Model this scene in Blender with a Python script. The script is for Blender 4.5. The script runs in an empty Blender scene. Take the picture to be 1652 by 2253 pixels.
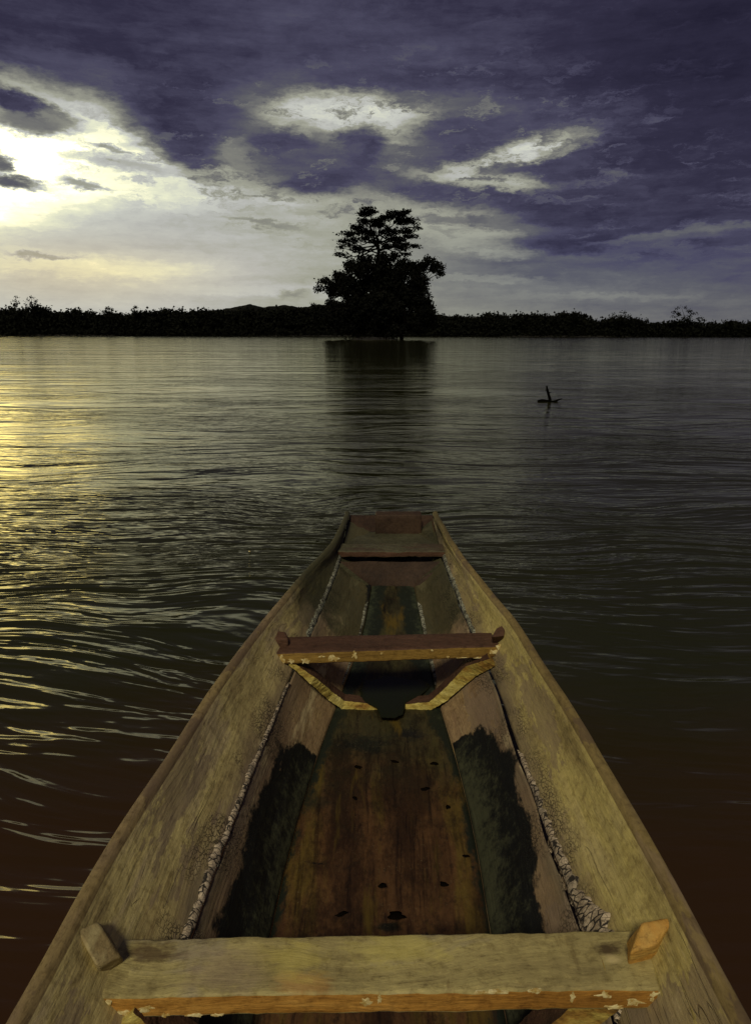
import bpy, bmesh, math, random
import numpy as np
from mathutils import Vector, Matrix, Euler, noise as mn

# ------------------------------------------------------------------ camera
sc = bpy.context.scene
COL = sc.collection
IMW, IMH, F = 1652.0, 2253.0, 1502.0          # working units of the photograph
PITCH = math.atan((IMH/2-733.5)/F)
ROLL = math.radians(0.12)
CAMZ = 1.20
cam = bpy.data.cameras.new('camera'); camo = bpy.data.objects.new('camera', cam); COL.objects.link(camo)
cam.sensor_fit = 'VERTICAL'; cam.sensor_height = 36.0; cam.lens = 36.0*F/IMH
cam.clip_start = 0.02; cam.clip_end = 20000
RM = Matrix.Rotation(math.radians(90)-PITCH, 3, 'X') @ Matrix.Rotation(ROLL, 3, 'Z')
camo.matrix_world = Matrix.Translation((0, 0, CAMZ)) @ RM.to_4x4()
sc.camera = camo
sc.view_settings.view_transform = 'Standard'; sc.view_settings.look = 'None'
sc.view_settings.exposure = 0.0; sc.view_settings.gamma = 1.0
sc.view_settings.use_curve_mapping = False

SUN_EL, SUN_AZ = 46.0, 191.0                   # sun lamp high behind and left, standing in for the camera flash
SUN_STR = 2.0

def ray(px, py):
    return (RM @ Vector((px-IMW/2, IMH/2-py, -F))).normalized()
def at_z(px, py, z):
    d = ray(px, py); t = (z-CAMZ)/d.z
    return Vector((d.x*t, d.y*t, z))
def at_y(px, py, y):
    d = ray(px, py); t = y/d.y
    return Vector((d.x*t, y, CAMZ+d.z*t))
def azel(px, py):
    d = ray(px, py)
    return math.degrees(math.atan2(d.x, d.y)), math.degrees(math.asin(d.z))

# ------------------------------------------------------------------ node helper
class NT:
    def __init__(s, tree): s.t = tree; s.n = tree.nodes; s.l = tree.links
    def new(s, typ, **kw):
        n = s.n.new(typ)
        for k, v in kw.items(): setattr(n, k, v)
        return n
    def put(s, sock, v):
        if isinstance(v, bpy.types.NodeSocket): s.l.new(v, sock)
        elif v is not None:
            if isinstance(v, (tuple, list)) and len(v) == 3 and sock.type == 'RGBA': v = (*v, 1)
            sock.default_value = v
    def math(s, op, a, b=None, c=None, clamp=False):
        n = s.new('ShaderNodeMath', operation=op, use_clamp=clamp)
        s.put(n.inputs[0], a); s.put(n.inputs[1], b)
        if c is not None: s.put(n.inputs[2], c)
        return n.outputs[0]
    def vmath(s, op, a, b=None, out=0):
        n = s.new('ShaderNodeVectorMath', operation=op)
        s.put(n.inputs[0], a)
        if b is not None: s.put(n.inputs[1], b)
        return n.outputs[out]
    def mixf(s, f, a, b):
        n = s.new('ShaderNodeMix', data_type='FLOAT')
        s.put(n.inputs[0], f); s.put(n.inputs[2], a); s.put(n.inputs[3], b); return n.outputs[0]
    def mixc(s, f, a, b, mode='MIX'):
        n = s.new('ShaderNodeMix', data_type='RGBA', blend_type=mode)
        s.put(n.inputs[0], f); s.put(n.inputs[6], a); s.put(n.inputs[7], b); return n.outputs[2]
    def noise(s, vec, scale=1.0, detail=4.0, rough=.55, dist=0.0, color=False):
        n = s.new('ShaderNodeTexNoise'); s.put(n.inputs['Vector'], vec)
        n.inputs['Scale'].default_value = scale; n.inputs['Detail'].default_value = detail
        n.inputs['Roughness'].default_value = rough; n.inputs['Distortion'].default_value = dist
        return n.outputs[1 if color else 0]
    def mapp(s, vec, scale=(1, 1, 1), loc=(0, 0, 0), rot=(0, 0, 0), typ='POINT'):
        n = s.new('ShaderNodeMapping', vector_type=typ); s.put(n.inputs[0], vec)
        n.inputs['Scale'].default_value = scale; n.inputs['Location'].default_value = loc
        n.inputs['Rotation'].default_value = rot; return n.outputs[0]
    def rng(s, v, a, b, c=0.0, d=1.0, smooth=True):
        n = s.new('ShaderNodeMapRange', interpolation_type='SMOOTHSTEP' if smooth else 'LINEAR')
        s.put(n.inputs[0], v)
        for i, x in enumerate((a, b, c, d)): s.put(n.inputs[1+i], x)
        return n.outputs[0]
    def ramp(s, f, stops, interp='LINEAR'):
        n = s.new('ShaderNodeValToRGB'); s.put(n.inputs[0], f); cr = n.color_ramp; cr.interpolation = interp
        while len(cr.elements) < len(stops): cr.elements.new(0.5)
        for e, (p, c) in zip(cr.elements, stops): e.position = p; e.color = (*c, 1) if len(c) == 3 else c
        return n.outputs[0]
    def attr(s, name): return s.new('ShaderNodeAttribute', attribute_name=name).outputs['Fac']
    def voro(s, vec, scale, feature='DISTANCE_TO_EDGE'):
        n = s.new('ShaderNodeTexVoronoi', feature=feature); s.put(n.inputs['Vector'], vec)
        n.inputs['Scale'].default_value = scale; return n.outputs[0]

def lin(r, g, b):
    f = lambda c: c/12.92 if c <= .04045 else ((c+.055)/1.055)**2.4
    return (f(r/255), f(g/255), f(b/255))

# ------------------------------------------------------------------ sky
world = bpy.data.worlds.new('World'); sc.world = world; world.use_nodes = True
W = NT(world.node_tree); W.n.clear()
tc = W.new('ShaderNodeTexCoord').outputs['Generated']
sep = W.new('ShaderNodeSeparateXYZ'); W.l.new(tc, sep.inputs[0])
az = W.math('MULTIPLY', W.math('ARCTAN2', sep.outputs[0], sep.outputs[1]), 57.2958)
el = W.math('MULTIPLY', W.math('ARCSINE', sep.outputs[2]), 57.2958)
comb = W.new('ShaderNodeCombineXYZ'); W.l.new(az, comb.inputs[0]); W.l.new(el, comb.inputs[1])
P0 = comb.outputs[0]
# domain warps: broad, then fine streaky
w1 = W.noise(W.mapp(P0, (0.10, 0.24, 1)), 1.0, 6.0, .68, color=True)
w2 = W.noise(W.mapp(P0, (0.34, 1.15, 1), (7.3, 2.1, 0)), 1.0, 6.0, .66, color=True)
v1 = W.vmath('MULTIPLY', W.vmath('SUBTRACT', w1, (.5, .5, .5)), (2.6, 1.3, 0))
v2 = W.vmath('MULTIPLY', W.vmath('SUBTRACT', w2, (.5, .5, .5)), (3.3, 1.35, 0))
w3 = W.noise(W.mapp(P0, (1.1, 2.2, 1), (1.3, 5.1, 0)), 1.0, 6.0, .7, color=True)
v3 = W.vmath('MULTIPLY', W.vmath('SUBTRACT', w3, (.5, .5, .5)), (1.4, .85, 0))
PW = W.vmath('ADD', P0, W.vmath('ADD', W.vmath('ADD', v1, v2), v3))
sw = W.new('ShaderNodeSeparateXYZ'); W.l.new(PW, sw.inputs[0])
azw, elw = sw.outputs[0], sw.outputs[1]
# base brightness along the compass: light is low in the west (left), dull to the right and behind
def A(px): return azel(px, 650)[0]
def stop(a): return (a+180)/360
base = W.ramp(stop_in := W.math('MULTIPLY_ADD', azw, 1/360, .5), [
    (0.0, (.24,)*3), (stop(-110), (.26,)*3), (stop(-70), (.50,)*3), (stop(-48), (.80,)*3), (stop(A(-60)), (.745,)*3), (stop(A(300)), (.72,)*3),
    (stop(A(700)), (.64,)*3), (stop(A(1000)), (.49,)*3), (stop(A(1300)), (.45,)*3), (stop(A(1652)), (.38,)*3),
    (stop(60), (.25,)*3), (1.0, (.24,)*3)])
T = base
def over(T, mask, val): return W.mixf(mask, T, val)
e_deck0 = azel(826, 250)[1]; e_deck1 = azel(826, 170)[1]
T = over(T, W.rng(elw, e_deck0, e_deck1), .235)
BL = [  # x, y, half-width, half-height, tilt (deg), brightness, weight, hardness
 # broad areas
 (40, 300, 375, 98, -6, .905, 1, 3), (60, 335, 120, 40, 0, .99, 1, 1), (330, 365, 130, 50, 0, 0.86, .9, 2),
 (1500, 340, 420, 215, 0, 0.245, 1, 2), (1390, 460, 300, 80, 5, .225, 1, 2),
 (1240, 420, 260, 50, -6, .26, 1, 2), (1330, 265, 150, 45, 12, .33, .8, 1),
 (1580, 90, 220, 130, 0, .13, .9, 1), (780, 100, 260, 75, 0, .285, .9, 1), 
 (120, 130, 330, 45, -3, .215, .9, 1),
 (-620, 330, 480, 130, 0, 1.0, 1, 3),  # unseen glow left of the frame, added to brighten and warm the water
 # top edge of the bright window
 (330, 190, 260, 26, -9, .30, .9, 2),
 # dark clumps in the middle
 (445, 262, 150, 72, -10, .235, 1, 3), (460, 335, 85, 44, -10, .25, 1, 2), 
 (610, 255, 85, 55, 0, .42, .9, 1), (560, 345, 70, 34, 0, .60, .9, 2), (480, 381, 70, 9, -3, .70, .8, 2),
 (770, 268, 165, 42, -3, .80, 1, 3), (700, 305, 62, 22, -22, .68, .9, 2), (890, 305, 40, 34, -30, .70, .9, 2),
 
 (700, 358, 165, 60, -4, .38, .95, 3), (640, 328, 72, 28, -12, .25, 1, 2), (800, 326, 55, 34, 0, .25, 1, 2), (725, 392, 85, 30, 8, .25, 1, 3), (680, 350, 90, 28, 0, .34, .8, 2),
 (850, 430, 60, 34, 0, .52, .7, 1), 
 (1010, 290, 100, 34, 5, .27, .9, 2), (1000, 432, 170, 28, -8, .255, 1, 2), (890, 385, 60, 16, -5, .30, 1, 2),
 (1020, 378, 120, 22, -4, .68, 1, 2), (1150, 336, 110, 22, 12, .78, 1, 2), (1240, 325, 60, 5, 2, .55, .8, 2), (1110, 402, 90, 12, -4, .66, .9, 2),
 (1160, 365, 90, 11, 2, .30, .9, 2), (1020, 335, 80, 14, 6, .27, .9, 2),
 (925, 345, 60, 26, 0, .33, .95, 2),
 # lower half
 (970, 495, 160, 40, -6, .62, 1, 2), (1100, 535, 170, 26, -8, .60, 1, 2), (1010, 483, 120, 7, -2, .36, .7, 2),
 (1150, 500, 100, 9, -4, .36, .7, 2), (1270, 535, 160, 20, -2, .235, 1, 2), (1450, 520, 230, 22, 8, .235, 1, 2),
 (1400, 545, 180, 9, 7, .42, .5, 2), (1440, 566, 110, 9, 6, .27, .8, 2), (1300, 605, 260, 22, 0, .36, .8, 1), (1480, 655, 220, 26, 0, .39, .8, 1),
 (1120, 640, 170, 20, 0, .46, .7, 1), (1500, 512, 170, 8, 5, .40, .8, 2), (1200, 655, 260, 6, 0, .50, .6, 2), (1050, 615, 120, 7, -3, .56, .6, 2), (560, 640, 200, 10, 0, .78, .6, 1), (1050, 690, 130, 22, 0, .52, .8, 1),
 (580, 490, 75, 6, -7, .48, .75, 2), (590, 443, 60, 5, -10, .75, .6, 2), 
 (190, 590, 240, 22, 0, .87, .85, 1), (90, 567, 55, 5, 0, .60, .8, 2), 
 (120, 650, 120, 28, 0, .74, .7, 1), (650, 652, 26, 7, 8, .50, .8, 1), 
 # small streaks by the sun
 (25, 222, 105, 17, -12, .25, 1, 2), (45, 262, 62, 15, -4, .42, .95, 2), (118, 258, 24, 10, -20, .52, .9, 2), (-8, 352, 22, 16, 0, .38, 1, 2),
 (22, 398, 60, 10, -3, .36, 1, 2), (185, 405, 44, 8, -8, .58, .95, 2), (245, 324, 30, 6, -14, .56, .9, 2), (290, 362, 80, 11, -8, .64, .85, 2), 
 
]
for (x, y, sx, sy, rt, val, wt, hard) in BL:
    a0, e0 = azel(x, y)
    k = 1/ (F*math.pi/180) * 0.97
    m = W.mapp(PW, (sx*k, sy*k, 1), (a0, e0, 0), (0, 0, math.radians(rt)), 'TEXTURE')
    q = W.vmath('DOT_PRODUCT', m, m, 1)
    if hard > 1: q = W.math('POWER', q, float(hard))
    g = W.math('POWER', 0.5, q)
    if wt != 1: g = W.math('MULTIPLY', g, wt)
    T = over(T, g, val)
# broken scud across the middle band
pf = W.noise(W.mapp(PW, (.30, .85, 1), (21, 3, 0)), 1.0, 7.0, .70)
aB, eB = azel(860, 330); mB = W.mapp(P0, (19, 5.0, 1), (aB, eB, 0), (0, 0, 0), 'TEXTURE')
qb = W.math('POWER', .5, W.math('POWER', W.vmath('DOT_PRODUCT', mB, mB, 1), 2.0))
T = over(T, W.math('MULTIPLY', qb, W.rng(pf, .50, .64, 0, .80)), .30)
T = over(T, W.math('MULTIPLY', qb, W.rng(pf, .44, .37, 0, .30)), .66)
pg = W.noise(W.mapp(PW, (.16, .95, 1), (2, 13, 0)), 1.0, 7.0, .68)
aC, eC = azel(1350, 420); mC = W.mapp(P0, (17, 8, 1), (aC, eC, 0), (0, 0, 0), 'TEXTURE')
qc = W.math('POWER', .5, W.vmath('DOT_PRODUCT', mC, mC, 1))
T = over(T, W.math('MULTIPLY', qc, W.rng(pg, .52, .66, 0, .6)), .40)
# fine streak texture, stronger inside the cloud band
st = W.noise(W.mapp(P0, (0.09, .62, 1), (3, 1, 0)), 1.0, 9.0, .68)
st2 = W.noise(W.mapp(PW, (0.5, 1.2, 1), (13, 4, 0)), 1.0, 7.0, .68)
T = W.math('ADD', T, W.math('MULTIPLY', W.math('SUBTRACT', st, .5), .19))
T = W.math('ADD', T, W.math('MULTIPLY', W.math('SUBTRACT', st2, .5), .11), clamp=True)
skycol = W.ramp(T, [(0.08, lin(24, 21, 38)), (.22, lin(49, 46, 66)), (.30, lin(74, 72, 93)), (.37, lin(92, 92, 98)),
    (.50, lin(130, 130, 122)), (.62, lin(160, 161, 146)), (.70, lin(183, 184, 179)), (.77, lin(200, 202, 193)), (.845, lin(232, 234, 205)), (.91, (1.35, 1.27, .84)), (.97, (4.4, 3.5, 1.35))])
# warm veil low in the west
a1, e1 = azel(150, 600)
mw = W.mapp(P0, (10, 2.0, 1), (a1, e1, 0), (0, 0, 0), 'TEXTURE')
warm = W.math('MULTIPLY', W.math('POWER', .5, W.vmath('DOT_PRODUCT', mw, mw, 1)), .85)
skycol = W.mixc(warm, skycol, W.mixc(1.0, skycol, (1.08, .93, .72), 'MULTIPLY'))
a2, e2 = azel(1300, 600)
mw = W.mapp(P0, (12, 2.6, 1), (a2, e2, 0), (0, 0, 0), 'TEXTURE')
cool = W.math('MULTIPLY', W.math('POWER', .5, W.vmath('DOT_PRODUCT', mw, mw, 1)), .4)
skycol = W.mixc(cool, skycol, W.mixc(1.0, skycol, (.86, .95, 1.22), 'MULTIPLY'))
# below the horizon: dull
skycol = W.mixc(W.rng(el, -.5, -3), skycol, (.02, .018, .014))
sky = W.new('ShaderNodeTexSky', sky_type='NISHITA', sun_disc=False)
sky.sun_elevation = math.radians(SUN_EL); sky.sun_rotation = math.radians(SUN_AZ)
tot = W.vmath('ADD', skycol, W.vmath('MULTIPLY', sky.outputs[0], (.0006, .0006, .0006)))
bg = W.new('ShaderNodeBackground'); W.l.new(tot, bg.inputs[0]); bg.inputs[1].default_value = 1.0
wo = W.new('ShaderNodeOutputWorld'); W.l.new(bg.outputs[0], wo.inputs[0])
world.cycles.sampling_method = 'MANUAL'; world.cycles.sample_map_resolution = 512

flash_sun = bpy.data.lights.new('flash_sun', 'SUN'); flash_sun.energy = SUN_STR; flash_sun.angle = math.radians(11); flash_sun.color = (1.0, .90, .66)
suno = bpy.data.objects.new('flash_sun', flash_sun); COL.objects.link(suno)
sd = Vector((math.sin(math.radians(SUN_AZ))*math.cos(math.radians(SUN_EL)), math.cos(math.radians(SUN_AZ))*math.cos(math.radians(SUN_EL)), math.sin(math.radians(SUN_EL))))
suno.rotation_euler = sd.to_track_quat('Z', 'Y').to_euler(); suno.location = (0, 0, 50)

# ------------------------------------------------------------------ object helpers
def mesh_obj(name, verts, faces, mat=None, parent=None, smooth=True, attrs=None):
    me = bpy.data.meshes.new(name); me.from_pydata([tuple(v) for v in verts], [], faces); me.update()
    if smooth: me.polygons.foreach_set('use_smooth', [True]*len(me.polygons))
    if attrs:
        for k, v in attrs.items():
            at = me.attributes.new(k, 'FLOAT', 'POINT'); at.data.foreach_set('value', np.asarray(v, dtype=np.float32))
    if mat: me.materials.append(mat)
    o = bpy.data.objects.new(name, me); COL.objects.link(o)
    if parent: o.parent = parent
    return o
def bm_obj(name, bm, mat, parent=None, smooth=True):
    me = bpy.data.meshes.new(name); bm.to_mesh(me); bm.free()
    me.polygons.foreach_set('use_smooth', [smooth]*len(me.polygons))
    me.materials.append(mat); o = bpy.data.objects.new(name, me); COL.objects.link(o)
    if parent: o.parent = parent
    return o
def empty(name, loc=(0, 0, 0)):
    o = bpy.data.objects.new(name, None); o.empty_display_size = .2; o.location = loc; COL.objects.link(o); return o
def tag(o, label=None, cat=None, group=None, kind=None):
    if label: o['label'] = label
    if cat: o['category'] = cat
    if group: o['group'] = group
    if kind: o['kind'] = kind
    return o
def setparent(o, p):          # parent without moving (parents have no rotation here)
    o.parent = p; o.location = Vector(o.location)-p.location

def material(name):
    m = bpy.data.materials.new(name); m.use_nodes = True
    M = NT(m.node_tree); b = M.n['Principled BSDF']; return m, M, b
def bump(M, b, h, dist=.01, strength=1.0, nrm=None):
    n = M.new('ShaderNodeBump'); M.put(n.inputs['Height'], h); n.inputs['Distance'].default_value = dist
    n.inputs['Strength'].default_value = strength
    if nrm: M.l.new(nrm, n.inputs['Normal'])
    if b: M.l.new(n.outputs[0], b.inputs['Normal'])
    return n.outputs[0]

# ------------------------------------------------------------------ water
wm, M, b = material('river_water')
pos = M.new('ShaderNodeNewGeometry').outputs['Position']
dist = M.vmath('LENGTH', pos, out=1)
warp = M.vmath('MULTIPLY', M.vmath('SUBTRACT', M.noise(pos, .35, 2, .5, color=True), (.5, .5, .5)), (1.6, 1.6, 0))
pw = M.vmath('ADD', pos, warp)
near = M.rng(dist, 2.0, 9.0)
hA = M.noise(M.mapp(pw, (.45, 1.7, 1), rot=(0, 0, math.radians(-17))), 1.0, 2, .45)       # slow swell
hB = M.noise(M.mapp(pw, (1.3, 6.0, 1), rot=(0, 0, math.radians(-9))), 1.0, 3, .5)        # ripples
hC = M.noise(M.mapp(pos, (3.2, 15., 1), rot=(0, 0, math.radians(4))), 1.0, 3, .55)       # fine chop
hD = M.noise(M.mapp(pos, (.05, .35, 1)), 1.0, 4, .6)                                      # long far undulation
patch = M.rng(M.noise(M.mapp(pos, (.12, .38, 1)), 1.0, 3, .6), .38, .62, .35, 1.15)       # calm and ruffled patches
far = M.math('POWER', M.math('DIVIDE', 1.0, M.math('ADD', 1.0, M.math('MULTIPLY', dist, .035))), 2.0)
sx_ = M.new('ShaderNodeSeparateXYZ'); M.l.new(pos, sx_.inputs[0])
nl = M.math('MULTIPLY', M.rng(dist, 7.5, 3.5), M.rng(sx_.outputs[0], .6, -1.2, .25, 1.0))
hE = M.noise(M.mapp(pw, (1.9, 9.5, 1), rot=(0, 0, math.radians(-18))), 1.0, 2.5, .5, .3)
h = M.math('ADD', M.math('MULTIPLY', hA, .085), M.math('MULTIPLY', M.math('MULTIPLY', hB, .046), patch))
h = M.math('ADD', h, M.math('MULTIPLY', M.math('MULTIPLY', hE, .058), nl))
h = M.math('ADD', h, M.math('MULTIPLY', M.math('MULTIPLY', hC, M.mixf(near, .004, .0085)), patch))
h = M.math('ADD', M.math('MULTIPLY', h, M.math('MAXIMUM', far, .06)), M.math('MULTIPLY', hD, M.rng(dist, 20, 70, .03, .17)))
wn = bump(M, None, h, 1.0, 1.0)
silt = M.rng(M.math('ADD', sx_.outputs[1], M.math('MULTIPLY', M.noise(pos, .5, 4, .6), 2.2)), 3.7, 2.0)
df = M.new('ShaderNodeBsdfDiffuse'); M.l.new(M.mixc(silt, (.018, .019, .0055), (.035, .0165, .0065)), df.inputs['Color'])
gl = M.new('ShaderNodeBsdfGlossy'); gl.inputs['Color'].default_value = (1.0, .97, .74, 1); gl.inputs['Roughness'].default_value = .07
fr = M.new('ShaderNodeFresnel'); fr.inputs['IOR'].default_value = 1.36
M.l.new(wn, gl.inputs['Normal']); M.l.new(wn, fr.inputs['Normal'])
mx = M.new('ShaderNodeMixShader'); M.l.new(fr.outputs[0], mx.inputs[0]); M.l.new(df.outputs[0], mx.inputs[1]); M.l.new(gl.outputs[0], mx.inputs[2])
M.l.new(mx.outputs[0], M.n['Material Output'].inputs['Surface']); M.n.remove(b)
xs = sorted(set([-6000, -2500, -1000, -400, -150, -60, -20, -6, 0, 6, 20, 60, 150, 400, 1000, 2500, 6000]))
ys = [-3000, -800, -200, -50, -12, -3, 2, 8, 20, 50, 100, 160, 240, 320, 420, 1000, 6000]
vs = [(x, y, 0) for y in ys for x in xs]; nx = len(xs)
fs = [(j*nx+i, j*nx+i+1, (j+1)*nx+i+1, (j+1)*nx+i) for j in range(len(ys)-1) for i in range(nx-1)]
tag(mesh_obj('river_water', vs, fs, wm), kind='structure')

# ------------------------------------------------------------------ vegetation
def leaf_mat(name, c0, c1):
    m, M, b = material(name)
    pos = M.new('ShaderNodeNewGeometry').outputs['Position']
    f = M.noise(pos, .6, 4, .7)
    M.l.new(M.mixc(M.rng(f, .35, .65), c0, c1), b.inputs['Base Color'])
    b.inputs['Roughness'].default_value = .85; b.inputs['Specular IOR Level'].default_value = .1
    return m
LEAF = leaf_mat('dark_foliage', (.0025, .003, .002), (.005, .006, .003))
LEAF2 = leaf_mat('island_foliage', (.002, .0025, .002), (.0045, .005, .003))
bark, M, b = material('dark_bark')
pos = M.new('ShaderNodeNewGeometry').outputs['Position']
M.l.new(M.mixc(M.noise(M.mapp(pos, (4, 4, .6)), 1, 5), (.0015, .0013, .001), (.003, .0026, .002)), b.inputs['Base Color']); b.inputs['Roughness'].default_value = 1.0; b.inputs['Specular IOR Level'].default_value = .03

def leaves(rnd, blobs, size, dens, flat=.0, core=True):
    """blobs: (x,y,z,rx,ry,rz). returns verts, faces: little bent leaf sprays filling each blob unevenly."""
    V = []; Fc = []
    for (x, y, z, rx, ry, rz) in blobs:
        n = int(dens*4.0*rx*rz/(size*size)*1.6)+10
        # sub-clumps give light and dark clumps and gaps
        nc = max(3, n//40)
        subs = []
        for _ in range(nc):
            while True:
                a = [rnd.uniform(-1, 1) for _ in range(3)]
                if a[0]**2+a[1]**2+a[2]**2 < 1: break
            subs.append((a[0]*rx*.9, a[1]*ry*.9, a[2]*rz*.9))
        for i in range(n):
            s = subs[rnd.randrange(nc)]
            r = size*2.0
            p = Vector((x+s[0]+rnd.gauss(0, .5)*r, y+s[1]+rnd.gauss(0, .5)*r, z+s[2]+rnd.gauss(0, .5)*r*(.45 if flat else .8)))
            d = Vector((rnd.gauss(0, 1), rnd.gauss(0, 1), rnd.gauss(0, 1)*(.3 if flat else .8))).normalized()
            u = d.cross(Vector((rnd.gauss(0, 1), rnd.gauss(0, 1), rnd.gauss(0, 1)+(3 if flat else 0)))).normalized()
            L = size*rnd.uniform(.6, 1.5); Wd = L*rnd.uniform(.3, .5); k = len(V)
            V += [p, p+d*L*.5+u*Wd, p+d*L, p+d*L*.5-u*Wd]
            Fc.append((k, k+1, k+2, k+3))
    return V, Fc
def limb(bm, pts, r0, r1, seg=7, rnd=None):
    rings = []
    n = len(pts)
    for i, p in enumerate(pts):
        p = Vector(p); t = (Vector(pts[min(i+1, n-1)])-Vector(pts[max(i-1, 0)])).normalized()
        a = t.orthogonal().normalized(); c = t.cross(a); r = r0+(r1-r0)*i/(n-1)
        rings.append([bm.verts.new(p+(a*math.cos(q)+c*math.sin(q))*r) for q in [2*math.pi*k/seg for k in range(seg)]])
    for A_, B_ in zip(rings, rings[1:]):
        for k in range(seg): bm.faces.new((A_[k], A_[(k+1) % seg], B_[(k+1) % seg], B_[k]))
    bm.faces.new(rings[-1]); bm.faces.new(rings[0][::-1])
def wob(rnd, a, b_, n, amp):
    a = Vector(a); b_ = Vector(b_); out = []
    for i in range(n+1):
        f = i/n; o = Vector((rnd.gauss(0, amp), rnd.gauss(0, amp), rnd.gauss(0, amp)*.5)) if 0 < i < n else Vector()
        out.append(a.lerp(b_, f)+o)
    return out
def tree(name, base, blobs, label, cat, seed, size, dens, trunk_r, mat=LEAF, flat=False, group=None, split=None, trunks=1):
    rnd = random.Random(seed); base = Vector(base); root = empty(name, base); tag(root, label, cat, group)
    V, Fc = leaves(rnd, blobs, size, dens, flat)
    o = mesh_obj('crown', [v-base for v in V], Fc, mat, root, smooth=False)
    bm = bmesh.new()
    cz = sorted(blobs, key=lambda q: q[2])
    cx = sum(q[0] for q in blobs)/len(blobs); top = cz[-1]
    fork = Vector(((base.x+cx)/2, base.y, base.z+(top[2]-base.z)*.45)) if split is None else Vector(split)
    limb(bm, [q-base for q in wob(rnd, base-Vector((0, 0, 1.0)), fork, 5, trunk_r*.5)], trunk_r, trunk_r*.6, 9)
    if split is not None:
        limb(bm, [q-base for q in wob(rnd, fork, (top[0], top[1], top[2]), 6, trunk_r*.6)], trunk_r*.6, trunk_r*.12, 7)
    for q in blobs:
        st = fork.lerp(Vector((cx, base.y, top[2])), rnd.uniform(0, .55)) if q[2] > fork.z else fork-Vector((0, 0, rnd.uniform(0, .4)*(fork.z-base.z)))
        mid = st.lerp(Vector(q[:3]), .5)+Vector((0, 0, -abs(q[0]-st.x)*.12))
        path = wob(rnd, st, mid, 2, trunk_r*.3)+wob(rnd, mid, q[:3], 2, trunk_r*.3)[1:]
        limb(bm, [p-base for p in path], trunk_r*.3, trunk_r*.06, 5)
    bm_obj('trunk', bm, bark, root)
    return root

# island in mid river
YI = 140.0
def ip(cx, cy, dy=0):    # detail-crop pixel -> point in the island's plane
    X = (700+cx/3.304)*.8801; Y = (480+cy/3.304)*.8801
    return at_y(X, Y, YI+dy)
sI = (at_y(827, 700, YI)-at_y(826, 700, YI)).x/3.304*.8801*1.0
def iblob(l, seed, depth=.8):
    r = random.Random(seed); out = []
    for (cx, cy, rx, ry) in l:
        p = ip(cx, cy, r.uniform(-2, 2)); out.append((p.x, p.y, p.z, rx*sI, max(rx, ry)*sI*depth, ry*sI))
    return out
upper = [(740,155,85,22),(700,190,55,16),(950,190,100,26),(1030,172,40,18),(860,215,60,20),(690,240,55,22),(780,235,60,18),(640,290,55,24),
 (820,275,70,26),(1080,240,70,26),(1000,250,70,22),(1140,295,38,12),(565,345,72,20),(700,330,85,24),(900,330,75,26),(1060,320,65,20),(500,402,38,13),
 (590,400,55,20),(690,385,50,18),(960,390,75,26),(1080,372,62,17),(505,455,35,12),(580,440,50,14),(880,440,45,22),(1000,450,80,30),(1100,440,45,14),
 (500,522,42,11),(555,532,30,10),(640,480,80,20),(1030,510,50,14),(1050,560,26,14),(760,400,25,10),(740,345,30,16)]
bz = ip(820, 1200).z
base_c = ip(790, 1190); base_c.z = 0.2
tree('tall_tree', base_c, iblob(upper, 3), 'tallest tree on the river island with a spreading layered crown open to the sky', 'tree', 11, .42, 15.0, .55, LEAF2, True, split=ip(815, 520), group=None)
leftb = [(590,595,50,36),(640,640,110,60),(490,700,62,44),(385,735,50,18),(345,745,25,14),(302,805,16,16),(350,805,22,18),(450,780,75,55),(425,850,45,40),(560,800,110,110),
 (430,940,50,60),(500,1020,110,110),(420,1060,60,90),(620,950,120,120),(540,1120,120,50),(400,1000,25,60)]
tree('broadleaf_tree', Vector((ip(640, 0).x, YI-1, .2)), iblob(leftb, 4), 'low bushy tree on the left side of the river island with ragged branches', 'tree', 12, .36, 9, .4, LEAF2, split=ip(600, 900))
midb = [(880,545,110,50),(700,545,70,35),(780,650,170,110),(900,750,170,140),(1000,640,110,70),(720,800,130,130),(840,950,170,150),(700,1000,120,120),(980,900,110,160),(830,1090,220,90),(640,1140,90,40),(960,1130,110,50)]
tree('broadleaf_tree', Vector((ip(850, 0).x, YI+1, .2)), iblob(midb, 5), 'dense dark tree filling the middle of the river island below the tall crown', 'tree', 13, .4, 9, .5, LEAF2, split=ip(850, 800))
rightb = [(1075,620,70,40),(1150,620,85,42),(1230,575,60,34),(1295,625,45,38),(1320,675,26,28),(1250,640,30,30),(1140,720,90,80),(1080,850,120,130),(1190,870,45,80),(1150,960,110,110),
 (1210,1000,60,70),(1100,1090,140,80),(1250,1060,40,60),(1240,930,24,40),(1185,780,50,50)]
tree('broadleaf_tree', Vector((ip(1010, 0).x, YI, .2)), iblob(rightb, 6), 'dense tree on the right side of the river island with one arching bough', 'tree', 14, .36, 9, .42, LEAF2, split=ip(1060, 850))
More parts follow.
